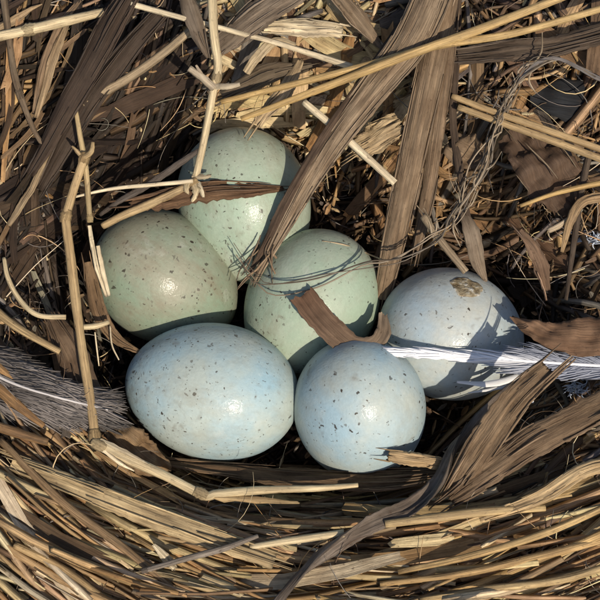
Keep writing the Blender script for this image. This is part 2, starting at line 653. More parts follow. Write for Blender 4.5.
# the wet brown stain on the right-hand egg: a low lumpy crust with its own thickness
e = EGGS[5]
r = random.Random(11)
ctr = on_egg(5, 467, 287)
nrm = ctr - e['c']
nrm = nrm / np.linalg.norm(nrm)
sx = np.cross((0, 1, 0), nrm)
sx /= np.linalg.norm(sx)
sy = np.cross(nrm, sx)
V, F = [], []
rings, seg = 7, 28
for j in range(rings + 1):
    f = j / rings
    for i in range(seg):
        a = 2 * math.pi * i / seg
        k = 1 + 0.07 * math.sin(3 * a + 1) + 0.06 * math.sin(5 * a) + 0.04 * math.sin(9 * a + 2)
        p = ctr + sx * 0.18 * f * k * math.cos(a) + sy * 0.15 * f * k * math.sin(a)
        q = e['inv'] @ (p - e['c'])
        q = q / math.sqrt((q[0] / e['a']) ** 2 + (q[1] ** 2 + q[2] ** 2) / e['b'] ** 2)
        w = np.array(e['R']) @ q + e['c']
        hgt = (0.006 + 0.008 * f * (1 - f ** 4) + r.uniform(0, 0.006)) if j < rings else -0.02
        V.append(w * 1.0 + nrm * hgt)
for j in range(rings):
    for i in range(seg):
        F.append((j * seg + i, j * seg + (i + 1) % seg, (j + 1) * seg + (i + 1) % seg, (j + 1) * seg + i)[::-1])
m, nt, bb = new_mat('wet_dropping')
tcn = N(nt, 'ShaderNodeTexCoord')
nn_ = N(nt, 'ShaderNodeTexNoise')
nn_.inputs['Scale'].default_value = 14
nn_.inputs['Detail'].default_value = 6
nt.links.new(tcn.outputs['Object'], nn_.inputs['Vector'])
nt.links.new(ramp(nt, nn_.outputs['Fac'], ((0.35, (0.16, 0.115, 0.06)), (0.52, (0.30, 0.25, 0.16)), (0.66, (0.55, 0.54, 0.48)))), bb.inputs['Base Color'])  # palest stop paints wet glints into the brown crust colour
bb.inputs['Roughness'].default_value = 0.1
bpn = N(nt, 'ShaderNodeBump')
bpn.inputs['Strength'].default_value = 0.8
bpn.inputs['Distance'].default_value = 0.06
nt.links.new(nn_.outputs['Fac'], bpn.inputs['Height'])
nt.links.new(bpn.outputs[0], bb.inputs['Normal'])
st = mesh_obj('wet_stain', (V, F, None, None), m)
st.parent = e['o']
st.matrix_parent_inverse = e['o'].matrix_world.inverted()
st['label'] = 'wet glistening brown stain'


# ------------------------------------------------------------------ packed nest material
FLOW_U = [-200, 0, 100, 200, 300, 400, 500, 600, 800]
FLOW_A = [-50, -42, -33, -20, -4, 7, 14, 22, 35]


def rim_angle(u, v):
    return float(np.interp(u, FLOW_U, FLOW_A))


REGIONS = [
    # box u0,u1,v0,v1; loose pieces, parts; direction (degrees, or the rim's), spread; length, width in px; colours; lift; bend
    dict(box=(-140, 740, 485, 760), n=3600, parts=20, ang='rim', sp=8, ln=(60, 240), wd=(1.5, 7), mix='gggggggbc', lift=(0.0, 0.16), bend=0.25),
    dict(box=(-60, 660, 495, 680), n=1500, parts=130, ang='rim', sp=8, ln=(120, 340), wd=(2.5, 10), mix='gggggcccb', lift=(0.08, 0.24), bend=0.2),
    dict(box=(-60, 660, 500, 680), n=1000, parts=0, ang='rim', sp=45, ln=(15, 90), wd=(1.2, 6), mix='ggccby', lift=(0.16, 0.27), bend=0.6),
    dict(box=(60, 430, 440, 515), n=700, parts=22, ang='rim', sp=8, ln=(60, 220), wd=(2, 8), mix='bbbdg', lift=(0.0, 0.10), bend=0.25),
    dict(box=(-140, 110, 350, 560), n=900, parts=30, ang=-42, sp=12, ln=(50, 190), wd=(2, 8), mix='ggbbgc', lift=(0.0, 0.15), bend=0.25),
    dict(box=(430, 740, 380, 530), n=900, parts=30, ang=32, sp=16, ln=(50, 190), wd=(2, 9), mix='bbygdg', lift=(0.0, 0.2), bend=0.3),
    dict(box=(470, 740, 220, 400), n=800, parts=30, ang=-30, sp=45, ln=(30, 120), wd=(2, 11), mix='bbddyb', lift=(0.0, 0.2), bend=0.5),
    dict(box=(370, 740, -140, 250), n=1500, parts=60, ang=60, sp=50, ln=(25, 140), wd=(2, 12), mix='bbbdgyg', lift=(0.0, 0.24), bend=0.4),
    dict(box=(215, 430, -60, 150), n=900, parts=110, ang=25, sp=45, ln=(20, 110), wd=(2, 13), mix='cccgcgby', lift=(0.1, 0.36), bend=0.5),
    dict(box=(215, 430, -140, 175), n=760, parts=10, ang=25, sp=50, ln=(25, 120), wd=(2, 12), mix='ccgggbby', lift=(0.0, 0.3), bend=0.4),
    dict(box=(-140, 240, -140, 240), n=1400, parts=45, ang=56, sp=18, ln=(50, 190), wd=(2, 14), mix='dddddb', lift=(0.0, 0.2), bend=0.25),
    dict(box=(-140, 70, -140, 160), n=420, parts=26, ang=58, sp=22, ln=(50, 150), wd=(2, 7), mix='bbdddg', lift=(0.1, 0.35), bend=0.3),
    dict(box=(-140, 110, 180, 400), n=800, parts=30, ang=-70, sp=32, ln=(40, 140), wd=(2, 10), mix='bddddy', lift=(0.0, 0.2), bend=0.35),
    dict(box=(90, 540, 120, 480), n=500, parts=0, ang=0, sp=90, ln=(30, 120), wd=(3, 9), mix='bdddb', lift=(0.0, 0.06), bend=0.4),
]


def lay(reg, r, top):
    for _ in range(12):
        u, v = r.uniform(*reg['box'][:2]), r.uniform(*reg['box'][2:])
        lo, hi = reg['lift']
        lift = r.uniform(hi * 0.55, hi * 1.25) if top else r.uniform(lo, hi * 0.8)
        if top and not (-10 < u < 610 and -10 < v < 610):
            continue
        mid = Pg(u, v, lift)
        a0 = rim_angle(u, v) if reg['ang'] == 'rim' else reg['ang']
        a = R(a0 + r.gauss(0, reg['sp']))
        ln = r.uniform(*reg['ln']) * 0.01
        wd = r.uniform(*reg['wd']) * 0.005
        if top:
            ln, wd = ln * 1.1, max(wd * 1.15, 0.02)
        if r.random() < 0.3 and not top:
            wd *= 0.45
        n = 7 if ln > 0.8 else 6
        bend = r.gauss(0, reg['bend'])
        if reg['ang'] == 'rim':
            bend = 0.16 * ln + r.gauss(0, 0.1)
        ss = np.linspace(-0.5, 0.5, n)
        aa = a + bend * ss
        d = np.stack([np.cos(aa), np.sin(aa)], 1) * (ln / (n - 1))
        xy = np.cumsum(d, 0)
        xy = xy - xy[n // 2] + mid[:2]
        pitch = r.gauss(0, 0.05)
        z = H(xy[:, 0], xy[:, 1])
        z = 0.6 * z + 0.4 * np.convolve(np.pad(z, 1, 'edge'), (1 / 3, 1 / 3, 1 / 3), 'valid') + lift + pitch * ln * ss * 2
        c = np.column_stack([xy, z])
        if in_egg(c, 1.05).any():
            continue
        ov = over_egg(c, 1.0)
        if ov.any() and (reg['parts'] > 0 or z.max() > 0.3):
            continue
        w = wd * (0.55 + 0.45 * np.sin(np.linspace(0.35, math.pi - r.uniform(0.1, 0.7), n)))
        return c, w
    return None


def surf_up(c):
    x, y = c[len(c) // 2, :2]
    ex = 0.05
    u = np.array((-(H(x + ex, y) - H(x - ex, y)) / (2 * ex), -(H(x, y + ex) - H(x, y - ex)) / (2 * ex), 1.0))
    return u / np.linalg.norm(u)


r = random.Random(21)
loose = []
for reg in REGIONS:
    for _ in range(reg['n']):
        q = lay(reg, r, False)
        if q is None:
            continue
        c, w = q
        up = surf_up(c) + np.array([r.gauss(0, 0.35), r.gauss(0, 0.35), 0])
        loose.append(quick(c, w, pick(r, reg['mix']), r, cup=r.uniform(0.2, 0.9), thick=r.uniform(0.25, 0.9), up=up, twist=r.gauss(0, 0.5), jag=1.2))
sm = mesh_obj('packed_straw', merge(loose), M_STRAW, nest)
sm['kind'] = 'stuff'
n_straw = 0
for reg in REGIONS:
    for _ in range(reg['parts']):
        q = lay(reg, r, True)
        if q is None:
            continue
        c, w = q
        up = surf_up(c) + np.array([r.gauss(0, 0.3), r.gauss(0, 0.3), 0])
        col = pick(r, reg['mix'])
        wide = w.max() > 0.05
        if n_straw >= 290 or (wide and r.random() < 0.75):
            data = blade(c, w * r.uniform(1.0, 1.5), col, r, up=up, across=3, cup=r.uniform(-0.2, 0.5), thick=0.014, ridge=0.012, jag=(0.10, 0.10), wob=0.12)
            mesh_obj('straw_shred' if reg['mix'][0] in 'cg' else 'leaf_scrap', data, M_LEAF if r.random() < 0.5 else M_BARK, nest, smooth=False)
        else:
            mesh_obj('straw', quick(c, w, col, r, cup=r.uniform(0.5, 1.0), thick=r.uniform(0.8, 1.6), up=up, twist=r.gauss(0, 0.3), jag=1.0), M_STRAW, nest)
            n_straw += 1

# crumbs and fine fibres caught in the nest
cr = []
for _ in range(4200):
    u, v = r.uniform(-60, 660), r.uniform(-60, 660)
    p = Pg(u, v, r.uniform(0.02, 0.22))
    if in_egg(p[None], 1.04)[0] or over_egg(p[None], 1.0)[0]:
        continue
    a = r.uniform(0, 6.28)
    ln = r.uniform(0.04, 0.16)
    c = np.array([p + np.array((math.cos(a), math.sin(a), r.gauss(0, 0.3))) * ln * s for s in (-0.5, 0, 0.5)])
    up = np.array((r.gauss(0, 0.6), r.gauss(0, 0.6), 1))
    cr.append(quick(c, np.array((0.5, 1, 0.4)) * r.uniform(0.008, 0.03), pick(r, 'gcbbdy'), r, cup=0.3, thick=0.4, up=up, jag=1.0))
o = mesh_obj('straw_crumbs', merge(cr), M_STRAW, nest, smooth=False)
o['kind'] = 'stuff'
fb = []
for _ in range(1300):
    u, v = r.uniform(-20, 620), r.uniform(-20, 620)
    p = Pg(u, v, r.uniform(0.05, 0.3))
    a = r.uniform(0, 6.28)
    ln = r.uniform(0.2, 0.8)
    k = r.gauss(0, 1.6)
    c = [p]
    zz = r.gauss(0, 0.25)
    for i in range(8):
        c.append(c[-1] + np.array((math.cos(a), math.sin(a), zz)) * ln / 8)
        a += k / 8
        zz += r.gauss(0, 0.08)
    c = np.array(c)
    if in_egg(c, 1.03).any() or over_egg(c, 1.0).any():
        continue
    fb.append(quick(c, np.linspace(1, 0.4, 9) * r.uniform(0.003, 0.008), pick(r, 'ycbg'), r, cup=0.9, thick=1.8))
o = mesh_obj('fine_fibres', merge(fb), M_HAIR, nest)
o['kind'] = 'stuff'


# ------------------------------------------------------------------ single pieces lying in and over the nest
def curve(pts, n):
    """pts of (u, v, z) or (u, v, 'g', lift): points on the photographed line at that height."""
    w = []
    for q in pts:
        if q[2] == 'g':
            w.append(Pg(q[0], q[1], q[3]))
        elif q[2] == 'e':
            w.append(on_egg(q[3], q[0], q[1], q[4]))
        else:
            w.append(P(*q))
    return catmull(w, n)


def prof(n, ws):
    """Half widths in units from a list of full widths in px along the piece."""
    return np.interp(np.linspace(0, 1, n), np.linspace(0, 1, len(ws)), ws) * 0.005


def fray(o, c, w, col, rr, up, count):
    """Split fibres along a strip: raised on its face, peeling off its edges and sticking out of its ends."""
    t, sd_, nn = frames(c, up)
    n = len(c)
    items = []
    for _ in range(count):
        ln = rr.uniform(0.12, 0.5)
        f0 = rr.choice((rr.uniform(-0.06, 1 - ln), rr.uniform(-0.06, 1 - ln), -0.08, 1.06 - ln))
        x = rr.choice((rr.uniform(-0.9, 0.9), rr.choice((-1, 1)) * rr.uniform(0.85, 1.05)))
        dx = rr.gauss(0, 0.10)
        k = 8
        pts = []
        for j in range(k):
            f = f0 + ln * j / (k - 1)
            i = min(max(f, 0), 1) * (n - 1)
            i0 = min(int(i), n - 2)
            p = c[i0] + (c[i0 + 1] - c[i0]) * (i - i0)
            ww = w[i0]
            ex = (f - min(max(f, 0), 1)) * n
            xx = x + dx * j / k
            p = p + sd_[i0] * xx * ww + nn[i0] * (0.30 * ww * max(0, 1 - xx * xx) + 0.012 + 0.03 * abs(j / k - 0.5) * (abs(x) > 0.8)) + t[i0] * ex * 0.05
            pts.append(p)
        wd = rr.uniform(0.005, 0.014)
        items.append(quick(np.array(pts), wd * np.sin(np.linspace(0.4, math.pi - 0.3, k)), np.asarray(col) * rr.uniform(0.7, 1.4), rr, cup=0.7, thick=1.4, jag=2))
    f = mesh_obj('split_fibres', merge(items), M_STRAW)
    f.parent = o
    f['kind'] = 'stuff'


def strip(name, label, cat, pts, ws, col, mat=M_BARK, n=26, across=7, part=None, seed=0, group=None, frays=None, fraycol=None, **kw):
    rr = random.Random(len(label) * 31 + seed + int(pts[0][0]))
    if mat is M_BARK or mat is M_STRAW:
        n, across = int(n * 1.5), across + 4
        kw['wob'] = kw.get('wob', 0.06) * 0.7
        if 'twist' in kw:
            kw['twist'] = np.linspace(kw['twist'][0], kw['twist'][-1], n)
    else:
        kw['wob'] = kw.get('wob', 0.06) * 0.45
        kw['jag'] = tuple(0.4 * q for q in kw.get('jag', (0, 0)))
    c = curve(pts, n)
    wig = np.array([rr.gauss(0, 1) for _ in range(7)])
    c[:, 2] += 0.012 * np.interp(np.linspace(0, 6, n), range(7), wig)
    o = mesh_obj(name, blade(c, prof(n, ws), col, rr, across=across, **kw), mat)
    if fraycol or (max(ws) > 10 and mat in (M_BARK, M_STRAW, M_LEAF) and 'twist' not in kw and name != 'leaf_scrap'):
        ln = np.linalg.norm(np.diff(c, axis=0), axis=1).sum()
        fray(o, c, prof(n, ws), fraycol or col, rr, kw.get('up', (0, 0, 1)), int(frays if frays is not None else 4 + ln * max(ws) * 0.3))
    return tag(o, label, cat, group)


def stalk(name, label, cat, pts, ws, col, nodes=(), mat=M_STALK, n=44, sides=9, col2=None, shoots=(), frays=(), group=None, rough=0.03):
    """A jointed stalk: thing > stem, each node, each side shoot."""
    rr = random.Random(len(label) * 17 + int(pts[0][0]))
    c = curve(pts, n)
    rad = prof(n, ws) * (0.86 if max(ws) > 6 else 1.0)
    if not nodes and not shoots and not frays:
        o = mesh_obj(name, tube(c, rad, col, rr, sides=sides, col2=col2, rough=rough), mat)
        return tag(o, label, cat, group)
    t = thing(name, label, cat, c[-1], group)
    mesh_obj('stem', tube(c, rad, col, rr, sides=sides, col2=col2, rough=rough), mat, t)
    for f in nodes:
        i = f * (n - 1)
        i0 = int(i)
        p = c[i0] + (c[min(i0 + 1, n - 1)] - c[i0]) * (i - i0)
        d = c[min(i0 + 1, n - 1)] - c[max(i0 - 1, 0)]
        d = d / np.linalg.norm(d)
        q = rad[i0]
        ss = np.linspace(-1, 1, 9)
        cc = np.array([p + d * s * q * 1.5 for s in ss])
        rn = q * np.array((1.0, 1.05, 1.12, 1.28, 1.16, 1.24, 1.14, 1.05, 1.0))
        mesh_obj('node', tube(cc, rn, np.asarray(col) * 0.72, rr, sides=9, rough=0.08), M_BARK, t)
    for sp, sw, scol in shoots:
        cc = curve(sp, 14)
        mesh_obj('side_shoot', tube(cc, prof(14, sw), scol, rr, sides=7, rough=0.08), mat, t)
    for sp, sw, scol in frays:
        cc = curve(sp, 9)
        mesh_obj('torn_sheath', blade(cc, prof(9, sw), scol, rr, across=3, thick=0.008, jag=(0, 0.03), wob=0.2), M_STRAW, t)
    return t


TAN = (0.40, 0.29, 0.15)
PALE = (0.60, 0.49, 0.30)
CRM = (0.68, 0.58, 0.40)
HON = (0.46, 0.31, 0.12)
RBR = (0.17, 0.105, 0.06)
GBR = (0.26, 0.195, 0.13)
DBR = (0.048, 0.031, 0.02)

# --- left and top left stalks
stalk('dry_stalk', 'upright cream stalk with twiggy joint, running from the top edge to the back egg', 'stalk',
      [(211, -30, 2.05), (214, 35, 1.95), (218, 66, 1.85), (213, 92, 1.75), (204, 140, 1.55), (196, 176, 1.42)], [10, 10, 9, 8.5, 8], PALE, nodes=(0.52,), n=52,
      shoots=[([(214, 88, 1.78), (203, 78, 1.86), (189, 68, 1.92)], [8, 7, 6], (0.42, 0.35, 0.25)),
              ([(214, 86, 1.78), (228, 86, 1.84), (240, 84, 1.86)], [6, 6, 4], (0.45, 0.38, 0.27)),
              ([(203, 76, 1.86), (199, 70, 1.92), (196, 65, 1.95)], [3, 3, 2], (0.35, 0.28, 0.2))],
      frays=[([(192, 176, 1.43), (203, 177, 1.46), (213, 175, 1.46)], [4, 5, 2], (0.36, 0.3, 0.2))])
stalk('dry_stalk', 'tan stalk with a ragged joint leaning down over the top of the leftmost egg', 'stalk',
      [(197, 181, 1.42), (180, 190, 1.42), (150, 204, 1.40), (122, 216, 1.36), (103, 226, 1.28)], [8, 9, 10, 9, 8], TAN, nodes=(0.05,),
      frays=[([(194, 183, 1.43), (196, 192, 1.47), (191, 203, 1.46)], [8, 7, 2], PALE),
             ([(196, 183, 1.43), (201, 191, 1.46), (204, 199, 1.44)], [7, 6, 2], CRM),
             ([(190, 180, 1.43), (186, 188, 1.47), (189, 195, 1.46)], [6, 5, 2], PALE)])
stalk('slender_straw', 'thin pale stem lying flat from the ragged joint towards the left', 'stem',
      [(193, 181, 1.46), (150, 185, 1.47), (110, 189, 1.46), (66, 199, 1.42)], [4.5, 4, 3.5, 2], CRM, n=30, sides=6)
stalk('twig', 'dark thin twig slanting across beneath the cream stalk', 'twig',
      [(205, 146, 1.50), (180, 163, 1.46), (150, 184, 1.42), (118, 202, 1.36), (100, 215, 1.25)], [3, 6, 6, 5, 3], (0.12, 0.10, 0.085), mat=M_BARK, n=34, sides=7, rough=0.12)
stalk('dry_stalk', 'long jointed tan stalk standing left of the eggs', 'stalk',
      [(85, 156, 1.62), (76, 182, 1.58), (67, 212, 1.54), (66, 222, 1.53), (71, 262, 1.48), (77, 312, 1.44), (84, 362, 1.42), (91, 405, 1.42), (95, 441, 1.42)],
      [9, 9, 10, 10, 11, 9, 10, 10, 10], (0.46, 0.33, 0.17), nodes=(0.01, 0.22, 0.985), n=70,
      shoots=[([(83, 158, 1.62), (91, 152, 1.68), (93, 142, 1.72)], [6, 5, 3], TAN), ([(82, 157, 1.62), (76, 150, 1.67), (72, 146, 1.68)], [4, 4, 2], TAN)])
stalk('dry_stalk', 'bent stalk joining the foot of the upright stalk and pointing right below the eggs', 'stalk',
      [(95, 442, 1.44), (120, 455, 1.42), (160, 473, 1.38), (204, 495, 1.34), (214, 494, 1.34), (260, 490, 1.34), (320, 488, 1.32), (358, 485, 1.30)],
      [11, 12, 10, 10, 10, 8, 7, 5], PALE, nodes=(0.02, 0.42), n=64,
      frays=[([(98, 446, 1.46), (118, 462, 1.46), (136, 472, 1.42)], [4, 4, 1], CRM), ([(100, 440, 1.46), (125, 452, 1.47), (150, 465, 1.43)], [4, 4, 1], CRM),
             ([(214, 497, 1.36), (255, 500, 1.35), (300, 503, 1.3)], [6, 5, 2], TAN)])
stalk('slender_straw', 'slim pale upright stem crossing behind the joint of the tall left stalk', 'stem',
      [(75, 105, 1.70), (80, 135, 1.62), (86, 170, 1.55), (90, 222, 1.45)], [4, 5.5, 5.5, 5], (0.50, 0.38, 0.2), nodes=(0.97,), n=36, sides=7)
for i, (pts, lab) in enumerate((
        ([(92, 240, 1.36), (97, 268, 1.30), (107, 297, 1.24)], 'longest of three pale slivers held against the leftmost egg'),
        ([(98, 246, 1.37), (103, 272, 1.32), (109, 296, 1.26)], 'pale sliver closest to the leftmost egg, among three side by side'),
        ([(89, 225, 1.40), (93, 250, 1.34), (99, 276, 1.27)], 'upper sliver under the stem joint beside the leftmost egg'))):
    strip('straw_sliver', lab, 'straw', pts, [3.5, 4.5, 3.5], CRM, mat=M_STRAW, n=14, across=3, seed=i, cup=0.6, thick=0.02)
stalk('straw_curl', 'thin cream straw bending in a hook left of the upright stalk', 'straw',
      [(4, 258, 1.35), (8, 278, 1.38), (20, 300, 1.40), (38, 315, 1.42), (66, 317, 1.40)], [4, 5, 5, 5, 5], PALE, n=32, sides=7)
stalk('dry_stalk', 'pale stalk with a slanting cut end near the top left corner', 'stalk',
      [(-25, 42, 1.75), (20, 32, 1.78), (55, 24, 1.8), (104, 12, 1.8)], [11, 11, 12, 9], PALE, nodes=(0.42,), n=40)
stalk('dry_stalk', 'thick weathered tan stalk slanting through the dark hollow at the upper left', 'stalk',
      [(70, 132, 1.30), (88, 103, 1.40), (130, 77, 1.50), (165, 52, 1.58), (193, 28, 1.62)], [12, 11, 10, 9.5, 8], (0.34, 0.26, 0.16), nodes=(0.2,), n=44)
stalk('straw', 'long white straw sloping right from the top edge past the cream stalk', 'straw',
      [(131, 4, 1.95), (190, 20, 1.86), (240, 33, 1.78), (280, 44, 1.72), (352, 67, 1.66)], [7, 6, 6, 6, 8], CRM, n=44, sides=7)
stalk('twig', 'grey-brown twig hanging down along the left edge from the top corner', 'twig',
      [(2, -15, 1.75), (8, 30, 1.75), (14, 72, 1.70), (22, 100, 1.64), (34, 130, 1.55), (46, 150, 1.48)], [9, 8, 7, 8, 6, 5], (0.20, 0.15, 0.10), mat=M_BARK, nodes=(0.66,), n=44)
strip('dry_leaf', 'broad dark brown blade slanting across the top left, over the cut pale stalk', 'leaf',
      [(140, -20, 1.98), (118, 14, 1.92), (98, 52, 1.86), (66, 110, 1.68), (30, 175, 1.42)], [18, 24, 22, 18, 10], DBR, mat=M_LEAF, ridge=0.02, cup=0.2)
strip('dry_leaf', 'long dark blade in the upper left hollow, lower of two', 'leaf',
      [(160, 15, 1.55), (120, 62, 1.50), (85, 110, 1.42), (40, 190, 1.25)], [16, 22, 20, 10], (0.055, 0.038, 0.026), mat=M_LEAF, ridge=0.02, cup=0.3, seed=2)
strip('dry_leaf', 'grey-brown curved leaf blade beside the cream stalk at the top edge', 'leaf',
      [(182, -15, 1.90), (192, 15, 1.88), (200, 38, 1.84), (208, 58, 1.78)], [10, 17, 15, 3], (0.17, 0.135, 0.10), mat=M_LEAF, cup=0.4)
strip('dry_leaf', 'pointed tan blade in the top left corner above the cut stalk', 'leaf',
      [(-15, 42, 1.70), (12, 20, 1.72), (42, 4, 1.72)], [8, 10, 1], (0.36, 0.26, 0.15), mat=M_STRAW, cup=0.5)
for i, (pts, ws, lab) in enumerate((
        ([(33, 112, 1.5), (44, 65, 1.58), (60, 25, 1.62), (80, 0, 1.6)], [4, 8, 8, 4], 'slim brown blade rising under the cut pale stalk at the upper left'),
        ([(36, 118, 1.52), (50, 70, 1.6), (62, 35, 1.64), (72, 14, 1.62)], [4, 9, 9, 3], 'tan split blade beside the slim brown one at the upper left'),
        ([(8, 225, 1.3), (30, 190, 1.35), (50, 150, 1.38)], [5, 7, 4], 'tan blade left of the tall stalk pointing up to the right'))):
    strip('dry_leaf', lab, 'leaf', pts, ws, ((0.22, 0.15, 0.09), (0.33, 0.24, 0.14), (0.36, 0.27, 0.16))[i], mat=M_STRAW, n=20, across=5, seed=i, cup=0.5)
strip('bark_flake', 'ragged dark brown bark flake lying across the back egg', 'bark',
      [(128, 204, 1.36), (165, 200, 1.39), (195, 193, 1.42), (225, 190, 'e', 0, 0.045), (255, 190, 'e', 0, 0.035), (287, 188, 'e', 0, 0.05)], [8, 18, 21, 19, 13, 3], (0.15, 0.088, 0.048),
      n=30, across=9, ridge=0.022, cup=0.25, wob=0.16, jag=(0.05, 0.15))
strip('leaf_strip', 'brown curled leaf strip squeezed between the leftmost egg and the stalk', 'leaf',
      [(88, 262, 1.20), (96, 300, 1.16), (104, 322, 1.12), (118, 340, 1.10), (139, 351, 1.12)], [8, 14, 15, 11, 3], (0.20, 0.13, 0.07), mat=M_LEAF, cup=0.5)
stalk('straw', 'short broken straw poking from the tall left stalk towards the leftmost egg', 'straw',
      [(80, 327, 1.38), (95, 326, 1.32), (109, 322, 1.28)], [6, 7, 5], PALE, n=14, sides=6)
for i, (pts, lab) in enumerate((([(95, 332, 1.25), (97, 350, 1.2), (99, 366, 1.15)], 'fine pale hair hanging beside the tall left stalk'),
                               ([(110, 326, 1.22), (112, 345, 1.16), (119, 360, 1.12)], 'fine pale hair hanging below the leftmost egg'))):
    stalk('fibre', lab, 'fibre', pts, [1.6, 1.8, 1.2], CRM, n=14, sides=5)
strip('dry_leaf', 'wide dull brown leaf behind the foot of the tall left stalk', 'leaf',
      [(52, 318, 1.22), (70, 350, 1.22), (88, 395, 1.22), (118, 440, 1.15)], [16, 30, 26, 12], (0.14, 0.095, 0.06), mat=M_LEAF, cup=0.2)
strip('leaf_scrap', 'withered mottled leaf crumpled under the large blue egg at lower left', 'leaf',
      [(108, 428, 1.30), (125, 440, 1.28), (145, 458, 1.22), (172, 474, 1.10)], [12, 34, 32, 8], (0.21, 0.14, 0.075), mat=M_LEAF, n=24, across=11, crumple=0.03, ridge=0.03, cup=-0.15, wob=0.2, jag=(0.04, 0.1))
for i, (pts, ws) in enumerate((([(-20, 352, 1.45), (15, 382, 1.45), (46, 408, 1.40)], [11, 12, 7]), ([(-20, 372, 1.47), (12, 400, 1.47), (44, 426, 1.42)], [12, 12, 6]),
                              ([(-20, 420, 1.5), (15, 432, 1.5), (48, 442, 1.46)], [10, 11, 8]), ([(-10, 305, 1.4), (15, 326, 1.42), (60, 352, 1.38)], [9, 9, 7]))):
    stalk('straw', ('thick rust-brown straw at the left edge just below the grey feather', 'second rust-brown straw under the grey feather at the left edge',
                    'short flat-lying brown straw at the left edge, lowest of the rust-brown ones', 'tan straw above the grey feather at the left edge')[i], 'straw', pts, ws,
          ((0.34, 0.2, 0.085), (0.3, 0.175, 0.075), (0.25, 0.15, 0.07), TAN)[i], n=18, sides=8, mat=M_STRAW)

# --- top and right
for pts, ws, lab in (
        ([(221, 102, 1.70), (290, 85, 1.78), (366, 66, 1.86), (436, 46, 1.95), (519, 32, 1.98), (640, -3, 1.96)], [6, 8, 9, 9, 8, 8], 'upper of two long golden straws that cross at the top of the nest'),
        ([(241, 119, 1.66), (320, 89, 1.80), (405, 56, 2.0), (480, 29, 2.04), (575, -8, 2.04)], [6, 9, 10, 10, 9], 'lower of two long golden straws, crossing over the split brown reed')):
    stalk('straw', lab, 'straw', pts, ws, HON, n=60, sides=8, col2=(0.52, 0.37, 0.17))
strip('reed', 'wide split brown reed slanting from the top edge down between the back and middle eggs', 'reed',
      [(440, -25, 1.95), (412, 40, 1.88), (372, 92, 1.72), (335, 140, 1.56), (306, 186, 1.42), (284, 226, 1.30), (262, 268, 1.12)], [36, 36, 30, 26, 21, 16, 5], GBR,
      n=44, across=11, ridge=0.022, cup=0.42, thick=0.03, wob=0.03, jag=(0, 0.1))
strip('reed', 'dark frayed edge strip peeling beside the slanting split reed', 'reed',
      [(405, 18, 1.80), (372, 68, 1.74), (325, 135, 1.58), (292, 190, 1.44), (265, 245, 1.22), (250, 272, 1.10)], [6, 9, 8, 8, 9, 4], (0.09, 0.06, 0.04), n=40, across=5, ridge=0.015, cup=0.3)
strip('reed', 'thick upright brown reed, wider of two behind the right-hand egg', 'reed',
      [(450, -25, 1.80), (437, 40, 1.76), (424, 100, 1.66), (409, 170, 1.42), (396, 230, 1.18), (382, 298, 0.85)], [24, 25, 25, 24, 23, 16], (0.23, 0.165, 0.105),
      n=44, across=11, ridge=0.016, cup=0.75, thick=0.04, wob=0.02)
strip('reed', 'narrower upright reed with a flaky edge, right beside the thick one', 'reed',
      [(450, 30, 1.70), (443, 85, 1.64), (435, 140, 1.48), (428, 190, 1.30), (416, 250, 1.05)], [14, 16, 15, 14, 8], (0.20, 0.14, 0.088), n=36, across=9, ridge=0.014, cup=0.7, thick=0.03, wob=0.05)
strip('reed', 'thin dark reed sliver standing right of the two upright reeds', 'reed',
      [(458, -10, 1.6), (456, 60, 1.6), (453, 120, 1.5), (462, 180, 1.42), (470, 225, 1.3)], [8, 8, 7, 8, 4], (0.085, 0.06, 0.042), n=34, across=5, cup=0.5)
for pts, lab in (([(452, 96, 1.62), (500, 114, 1.66), (550, 131, 1.70), (625, 158, 1.72)], 'upper one of a pair of parallel tan straws at the right edge'),
                 ([(458, 107, 1.62), (505, 124, 1.66), (555, 142, 1.70), (625, 168, 1.72)], 'lower one of a pair of parallel tan straws at the right edge')):
    stalk('straw', lab, 'straw', pts, [7, 8, 8, 8], (0.44, 0.31, 0.155), n=34, sides=8)
stalk('straw', 'short cream straw lying behind the slanting reed, above the middle egg', 'straw',
      [(304, 102, 1.55), (337, 130, 1.55), (395, 183, 1.46)], [8, 9, 8], CRM, n=30, sides=8)
strip('straw_shred', 'broad cream shred lying near the top edge below the grey-brown blade', 'straw',
      [(262, 28, 1.62), (300, 28, 1.66), (345, 32, 1.64)], [10, 18, 12], CRM, mat=M_STRAW, cup=0.15, jag=(0.1, 0.1))
strip('straw_shred', 'torn tan shred with frayed end leaning above the back egg', 'straw',
      [(256, 126, 1.44), (272, 106, 1.52), (284, 92, 1.58), (302, 58, 1.6)], [8, 16, 15, 5], (0.45, 0.34, 0.2), mat=M_STRAW, cup=0.35, jag=(0.12, 0.1), ridge=0.02)
strip('straw_shred', 'ribbed tan leaf sheath between the slanting reed and the upright reeds', 'straw',
      [(352, 152, 1.40), (372, 140, 1.46), (402, 122, 1.5)], [22, 30, 22], (0.40, 0.3, 0.17), mat=M_STRAW, across=11, ridge=0.035, cup=0.3, jag=(0.1, 0.1))
strip('straw_shred', 'bent cream shred hooking over itself left of the two golden straws', 'straw',
      [(246, 72, 1.6), (262, 52, 1.68), (276, 40, 1.70), (296, 44, 1.66)], [8, 10, 9, 3], (0.5, 0.4, 0.25), mat=M_STRAW, cup=0.4, n=18)
strip('dry_leaf', 'grey-brown mottled blade across the top centre behind the cream stalk', 'leaf',
      [(218, 48, 1.7), (255, 18, 1.78), (300, -12, 1.8)], [20, 30, 26], (0.19, 0.15, 0.11), mat=M_BARK, cup=0.3, ridge=0.02)
strip('dry_leaf', 'dark olive blade below the white straw at the top centre', 'leaf',
      [(222, 96, 1.5), (262, 76, 1.56), (312, 64, 1.56)], [14, 20, 5], (0.13, 0.1, 0.065), mat=M_LEAF, cup=0.3)
